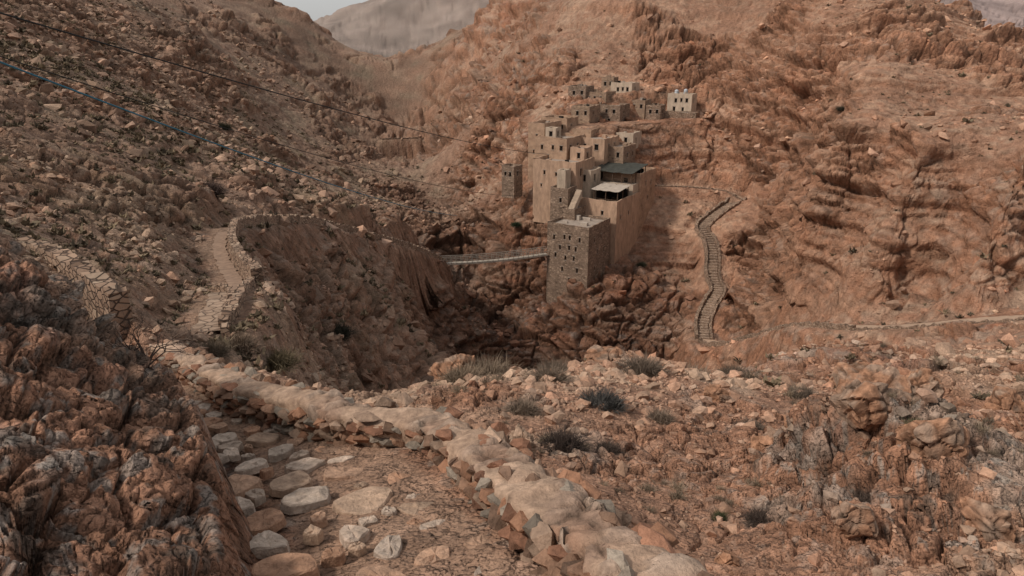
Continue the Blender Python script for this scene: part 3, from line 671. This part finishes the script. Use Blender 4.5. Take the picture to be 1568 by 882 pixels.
def pergola(name,base,L,R,h,mat,slope=.4,rails=True):
    V=[];Fc=[]
    n1_=max(2,int(L/2.2)+1);n2_=max(2,int(R/2.5)+1)
    for i in range(n1_):
        for j in range(n2_):
            if 0<i<n1_-1 and 0<j<n2_-1: continue
            boxw(V,Fc,base+eL*(L-.16)*(i/(n1_-1))+eR*(R-.16)*(j/(n2_-1)),eL*.15,eR*.15,UP*(h+slope*j/(n2_-1)-.02))
    e=bpy.data.objects.new(name,None);scene.collection.objects.link(e);e.parent=mon
    if rails:
        boxw(V,Fc,base+UP*1.0-eR*.06,eL*L,eR*.05,UP*.06);boxw(V,Fc,base+UP*1.0-eL*.06,eL*.05,eR*R,UP*.06)
    mk(name+'_frame',np.array(V),Fc,[M_wood],parent=e)
    V=[];Fc=[];n=9
    for i in range(n+1):
        for j in range(n+1):
            a=-.4+(L+.8)*i/n;b=-.4+(R+.8)*j/n
            sag=-.12*math.sin(math.pi*((i/n*3)%1))-.05*random.random()
            V.append(base+eL*a+eR*b+UP*(h+slope*j/n+sag+.1))
    for i in range(n):
        for j in range(n):
            k=i*(n+1)+j;Fc.append([k,k+1,k+n+2,k+n+1])
    ob=mk(name+'_roof',np.array(V),Fc,[mat],parent=e);md=ob.modifiers.new('s','SOLIDIFY');md.thickness=.08
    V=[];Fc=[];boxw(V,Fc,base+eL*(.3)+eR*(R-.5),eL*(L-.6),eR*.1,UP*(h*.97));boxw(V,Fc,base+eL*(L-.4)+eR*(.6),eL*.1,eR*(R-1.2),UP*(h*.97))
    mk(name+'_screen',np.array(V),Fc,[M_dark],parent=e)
fl=mo-UP*1.1
pergola('terrace_pergola',fl+eL*.8+eR*2.0,5.6,5.5,2.9,M_can)
block('shelter_base',0,0,0,10.6,9.5,6,M_pl2,[(1,1.0,1,1.8),(4,1.2,1.2,1.6),(7,1.2,.8,1.2)],[],par=.1,corner=fl+eL*.4+eR*9.0+UP*3.15)
pergola('tarpaulin_shelter',fl+eL*1.0+eR*9.3+UP*3.1,9,8,2.5,M_tent,slope=.9)
V=[];Fc=[]
for a,b in [(1.6,3),(3.4,3.1),(5.2,3),(2.4,5.2),(4.6,5.4)]:
    p=fl+eL*a+eR*b; boxw(V,Fc,p+UP*.7,eL*1.2,eR*.7,UP*.06)
    for i,j in ((0,0),(1.1,0),(0,.6),(1.1,.6)): boxw(V,Fc,p+eL*i+eR*j,eL*.08,eR*.08,UP*.7)
    for dd in (-.5,.95): boxw(V,Fc,p+eR*dd+UP*.4,eL*1.2,eR*.28,UP*.05);boxw(V,Fc,p+eR*dd+eL*.1,eL*.08,eR*.25,UP*.4);boxw(V,Fc,p+eR*dd+eL*1.0,eL*.08,eR*.25,UP*.4)
mk('terrace_tables',np.array(V),Fc,[M_wood],parent=mon)
for q in [(903,164,182,5,6,9,M_stone2),(950,162,186,9,6,11,M_stone),(928,142,191,7.5,6,12,M_stone2),(968,128,196,6,5,13,M_pl2),(897,133,193,5,5,12,M_stone),(988,154,192,4.5,4,9,M_stone2),(1012,162,190,4,3.5,7,M_stone),(1060,145,192,6.5,4,8,M_pl2),(940,119,199,3.5,3,11,M_stone2)]:
    ops=[(q[3]*.15,1.0,.7,1.0),(q[3]*.6,1.1,.7,1.0)];opr=[(q[4]*.35,1.0,.6,1.0)]
    if q[3]>5.5: ops+= [(q[3]*.38,1.0,.6,.9),(q[3]*.3,3.3,.6,.9),(q[3]*.65,3.2,.7,1.2)]
    block('hermitage_house',*q,ops,opr,par=.3,parent=None,clutter=3)
block('retaining_terrace',1066,174,188,12,3,5,M_dry,[],[],par=.1,parent=None)
def tank(name,p,r,h,mat):
    k=20;rings=[(r,0),(r,h*.3),(r*1.03,h*.32),(r,h*.34),(r,h*.66),(r*1.03,h*.68),(r,h*.7),(r,h*.88),(r*.6,h),(r*.25,h*1.02),(r*.25,h*1.1),(0.01,h*1.1)]
    V=[];Fc=[]
    for rr,zz in rings:
        for i in range(k): V.append([p[0]+rr*math.cos(i/k*6.283),p[1]+rr*math.sin(i/k*6.283),p[2]+zz])
    for a in range(len(rings)-1):
        for i in range(k): Fc.append([a*k+i,a*k+(i+1)%k,(a+1)*k+(i+1)%k,(a+1)*k+i])
    mk(name,np.array(V),Fc,[mat],smooth=True)
for u,v,yy in [(1036,143,195),(1050,142,195)]: tank('water_tank',P(u,v,yy)-UP*.3,.5,1.2,M_white)
# ---------------------------------------------------------------- footbridge
A0=P(666,404,138);B0=to+eL*9.4;B0=B0.copy();B0[2]=A0[2]
dirb=B0-A0;Lb=np.linalg.norm(dirb);db=dirb/Lb;nb=np.array([-db[1],db[0],0])
V=[];Fc=[];nseg=44
sag=lambda t:-.4*math.sin(math.pi*t)
for k in range(nseg):
    t=k/nseg;p=A0+dirb*t+UP*sag(t);boxw(V,Fc,p-nb*.6,db*(Lb/nseg*.86),nb*1.2,UP*.12)
for sg in (-.6,.54):
    for k in range(nseg):
        t0_,t1_=k/nseg,(k+1)/nseg
        for hh,th in ((-.2,.16),(.7,.07),(1.35,.12)):
            a=A0+dirb*t0_+UP*(sag(t0_)+hh)+nb*sg;b=A0+dirb*t1_+UP*(sag(t1_)+hh)+nb*sg
            boxw(V,Fc,a,b-a,nb*.07,UP*th)
        if k%2==0: boxw(V,Fc,A0+dirb*t0_+UP*sag(t0_)+nb*sg,db*.09,nb*.08,UP*1.4)
mk('steel_footbridge',np.array(V),Fc,[M_metal])
V=[];Fc=[];boxw(V,Fc,A0-db*3-nb*1.3-UP*5,db*3,nb*2.6,UP*4.95)
for sg in (-1.2,.8): boxw(V,Fc,A0-db*1.2+nb*sg-UP*.05,db*.5,nb*.4,UP*2.0)
mk('bridge_abutment',np.array(V),Fc,[M_dry])
# ---------------------------------------------------------------- cables
def cable(name,a,b,sagm,r,mat):
    cu=bpy.data.curves.new(name,'CURVE');cu.dimensions='3D';cu.bevel_depth=r;sp=cu.splines.new('POLY');nn_=40;sp.points.add(nn_)
    for i in range(nn_+1):
        t=i/nn_;p=a+(b-a)*t;sp.points[i].co=(p[0],p[1],p[2]-4*sagm*t*(1-t),1)
    cu.materials.append(mat);ob=bpy.data.objects.new(name,cu);scene.collection.objects.link(ob)
cable('power_cable',P(-80,-4,32),P(838,236,164),1.2,.04,M_cable)
cable('power_cable',P(-80,60,34),P(812,300,160),2.0,.028,M_cable)
cable('water_hose',P(-80,64,34),P(700,330,170),1.5,.05,M_cableb)
# ---------------------------------------------------------------- vegetation
def tufts(name,pos,rad,hh,nb_,colA,colB,lean=.9,wid=.03):
    m=len(pos);N_=m*nb_
    p=np.repeat(pos,nb_,0);r=np.repeat(rad,nb_);h=np.repeat(hh,nb_)
    a=rng.uniform(0,6.283,N_);el=np.abs(rng.normal(0,.55,N_))*lean
    ln=rng.uniform(.3,1.05,N_)
    d=np.stack([np.cos(a)*np.sin(el)*r*1.3,np.sin(a)*np.sin(el)*r*1.3,np.cos(el)*h],1)*ln[:,None]
    b=p+np.stack([np.cos(a),np.sin(a),0*a],1)*(r*rng.uniform(0,.6,N_))[:,None]
    b[:,2]-=.03*h
    sd=np.stack([-np.sin(a+rng.normal(0,1,N_)),np.cos(a),rng.normal(0,.3,N_)],1)*(r*wid*rng.uniform(.6,1.6,N_))[:,None]
    mid=b+d*.55+rng.normal(0,.10,(N_,3))*r[:,None];tip=b+d+rng.normal(0,.24,(N_,3))*r[:,None]
    tip[:,2]=np.maximum(tip[:,2],b[:,2]+.05*h)
    V=np.stack([b-sd*.5,b+sd*.5,mid+sd,mid-sd,tip],1).reshape(-1,3)
    k=np.arange(N_)*5
    Fc=np.concatenate([np.stack([k,k+1,k+2],1),np.stack([k,k+2,k+3],1),np.stack([k+3,k+2,k+4],1)])
    cc=lerp(np.array(colA),np.array(colB),rng.uniform(0,1,(m,1)));cc=np.repeat(cc,nb_,0)*rng.uniform(.6,1.3,(N_,1));cc=np.repeat(cc,5,0)
    return mk(name,V,Fc,[M_shrub],colr=cc)
XYZ=np.stack([x,y,z],1)
pr=((y>22)&(y<300)&offp).astype(float)*(fz>.5)*(.05+sst(.02,-.25,s)+.12)*(.2+sst(.4,.6,noise(x,y,z,12,85)))*(1-.8*np.clip(rock,0,1)*.7)*(1-setl);pr/=pr.sum()
ids=rng.choice(len(x),7000,p=pr,replace=False);r=np.clip(rng.gamma(3,.11,len(ids)),.12,.75)*np.clip(y[ids]/70,.6,1.3)
tufts('hillside_scrub',XYZ[ids],r,r*.85,18,(.085,.066,.045),(.22,.165,.105),wid=.2)
pr=((y>9)&(y<45)&okn&(outL<.3)&(s>-.12)).astype(float)*(fz>.5)*sst(.45,.65,noise(x,y,z,4,86));pr/=pr.sum()
ids=rng.choice(len(x),170,p=pr,replace=False);r=rng.uniform(.1,.28,len(ids))*np.clip(y[ids]/15,.6,1.6)
tufts('dry_grass_tufts',XYZ[ids],r,r*.8,170,(.12,.09,.065),(.28,.21,.145),lean=1.3,wid=.018)
def gpos(u,v,yy):
    p=P(u,v,yy);p[2]=ground(p[0],p[1]); return p
def bush(u,v,yy,r,cA,cB,nb_=1800,hh=.75,wid=.013):
    tufts('dry_bush',gpos(u,v,yy)[None],np.array([r]),np.array([r*hh]),nb_,cA,cB,lean=1.6,wid=wid)
T_=(.18,.135,.10);DK=(.05,.036,.03);DK2=(.09,.065,.052);GY=(.06,.057,.053);GY2=(.11,.10,.09)
for q in [(745,612,20,.8,T_,(.26,.19,.13)),(1060,600,27,.8,(.17,.13,.1),(.27,.2,.145)),
          (850,570,25,.6,DK2,(.15,.11,.08)),(710,612,19,.55,T_,(.26,.19,.13)),(840,625,18,.5,T_,(.23,.165,.12)),(980,615,22,.7,DK2,(.16,.12,.09)),
          (857,695,11.6,.42,DK,DK2),(922,640,15.2,.5,GY,GY2),(1400,675,16.5,.7,DK,DK2),(1165,800,8.8,.22,DK,DK2),(1330,790,8.6,.25,DK2,(.14,.1,.08)),(1120,600,27,.6,DK2,(.15,.11,.08)),(930,690,12,.25,DK2,(.16,.12,.09)),(1010,660,15,.3,T_,(.23,.165,.12)),(1150,660,16,.35,DK2,(.16,.12,.09)),(800,650,14,.35,T_,(.23,.165,.12)),(1480,600,30,.6,DK,DK2),(1230,620,22,.45,DK2,(.16,.12,.09)),(1390,745,10,.18,(.06,.07,.035),(.11,.11,.055)),(1105,790,9.3,.12,(.05,.06,.03),(.10,.10,.05)),
          (360,525,23.5,.7,(.11,.085,.06),(.2,.14,.1)),(420,528,27,.8,(.13,.1,.06),(.22,.16,.10)),(325,545,21,.55,(.11,.085,.06),(.2,.14,.1)),(470,560,24,.8,(.15,.1,.055),(.24,.155,.09)),
          (320,300,75,1.6,(.05,.035,.03),(.09,.06,.05)),(515,485,60,1.3,(.04,.036,.025),(.07,.062,.04)),(340,195,165,2.0,(.03,.03,.02),(.06,.055,.03)),(985,365,150,1.0,(.04,.04,.025),(.08,.075,.045)),(1285,195,143,.9,(.04,.038,.03),(.07,.06,.04)),(790,250,161,1.1,(.03,.04,.02),(.06,.08,.04))]:
    bush(*q)
M_tw2=plain('grey_twig',(.085,.08,.078),.3,4);M_tw3=plain('dark_twig',(.055,.037,.03),.3,4)
def twigbush(u,v,yy,size,mat=None,n0=13,lv=4,dy=0):
    base=gpos(u,v,yy);V=[];Fc=[]
    def seg(a,b,ra,rb):
        d_=b-a;d_/=np.linalg.norm(d_)+1e-9;q=np.cross(d_,[.3,.5,.8]);q/=np.linalg.norm(q);w_=np.cross(d_,q);n_=len(V)
        for p,rr in ((a,ra),(b,rb)):
            for k in range(3):
                an=k*2.094;V.append(p+(q*math.cos(an)+w_*math.sin(an))*rr)
        for k in range(3): Fc.append([n_+k,n_+(k+1)%3,n_+3+(k+1)%3,n_+3+k])
    def grow(p,d_,ln,r_,lv):
        for _ in range(2):
            d2=d_+rng.normal(0,.22,3);d2/=np.linalg.norm(d2);q=p+d2*ln/2;seg(p,q,r_,r_*.8);p=q;d_=d2;r_*=.8
        if lv==0: return
        for _ in range(3):
            d3=d_+rng.normal(0,.5,3);d3/=np.linalg.norm(d3);grow(p,d3,ln*random.uniform(.6,.85),r_*.75,lv-1)
    for _ in range(n0):
        d_=np.array([random.gauss(0,.6),random.gauss(0,.6),random.uniform(.4,1.0)]);d_/=np.linalg.norm(d_);grow(base,d_,size*.34,size*.018,lv)
    mk('leafless_bush',np.array(V),Fc,[mat or M_twig])
twigbush(222,540,8.2,.8,M_tw3)
twigbush(1165,800,8.8,.3,M_tw3,9);twigbush(857,695,11.6,.45,M_tw3,12);twigbush(922,640,15.2,.55,M_tw2,12);twigbush(1330,790,8.6,.34,M_twig,12)
# ---------------------------------------------------------------- world, sun, camera
w=bpy.data.worlds.new('World');scene.world=w;w.use_nodes=True;nt=w.node_tree;bg=nt.nodes['Background']
sky=nt.nodes.new('ShaderNodeTexSky');sky.sky_type='NISHITA';sky.sun_disc=False
tosun=Vector((-.68,-.28,.74)).normalized()
sky.sun_elevation=math.asin(tosun.z);sky.sun_rotation=math.atan2(tosun.x,tosun.y);sky.dust_density=2;sky.air_density=1
hs=nt.nodes.new('ShaderNodeHueSaturation');hs.inputs['Saturation'].default_value=.3
mx=nt.nodes.new('ShaderNodeMix');mx.data_type='RGBA';mx.inputs['Factor'].default_value=.6;mx.inputs['B'].default_value=(5.2,5.15,5.1,1)
nt.links.new(sky.outputs[0],hs.inputs['Color']);nt.links.new(hs.outputs[0],mx.inputs['A']);nt.links.new(mx.outputs['Result'],bg.inputs[0]);bg.inputs[1].default_value=.12
sd=bpy.data.lights.new('sun','SUN');sd.energy=2.6;sd.angle=math.radians(7);sd.color=(1,.92,.82)
so=bpy.data.objects.new('sun',sd);scene.collection.objects.link(so);so.rotation_euler=(-tosun).to_track_quat('-Z','Y').to_euler()
cd=bpy.data.cameras.new('camera');cam=bpy.data.objects.new('camera',cd);scene.collection.objects.link(cam)
cd.sensor_width=36;cd.lens=36*F/1568;cd.clip_start=.1;cd.clip_end=5000
cam.location=(0,0,0);cam.rotation_euler=(math.radians(90-19),0,0);scene.camera=cam
scene.view_settings.view_transform='Standard';scene.view_settings.look='None';scene.view_settings.exposure=0
print('done',time.time()-T0)
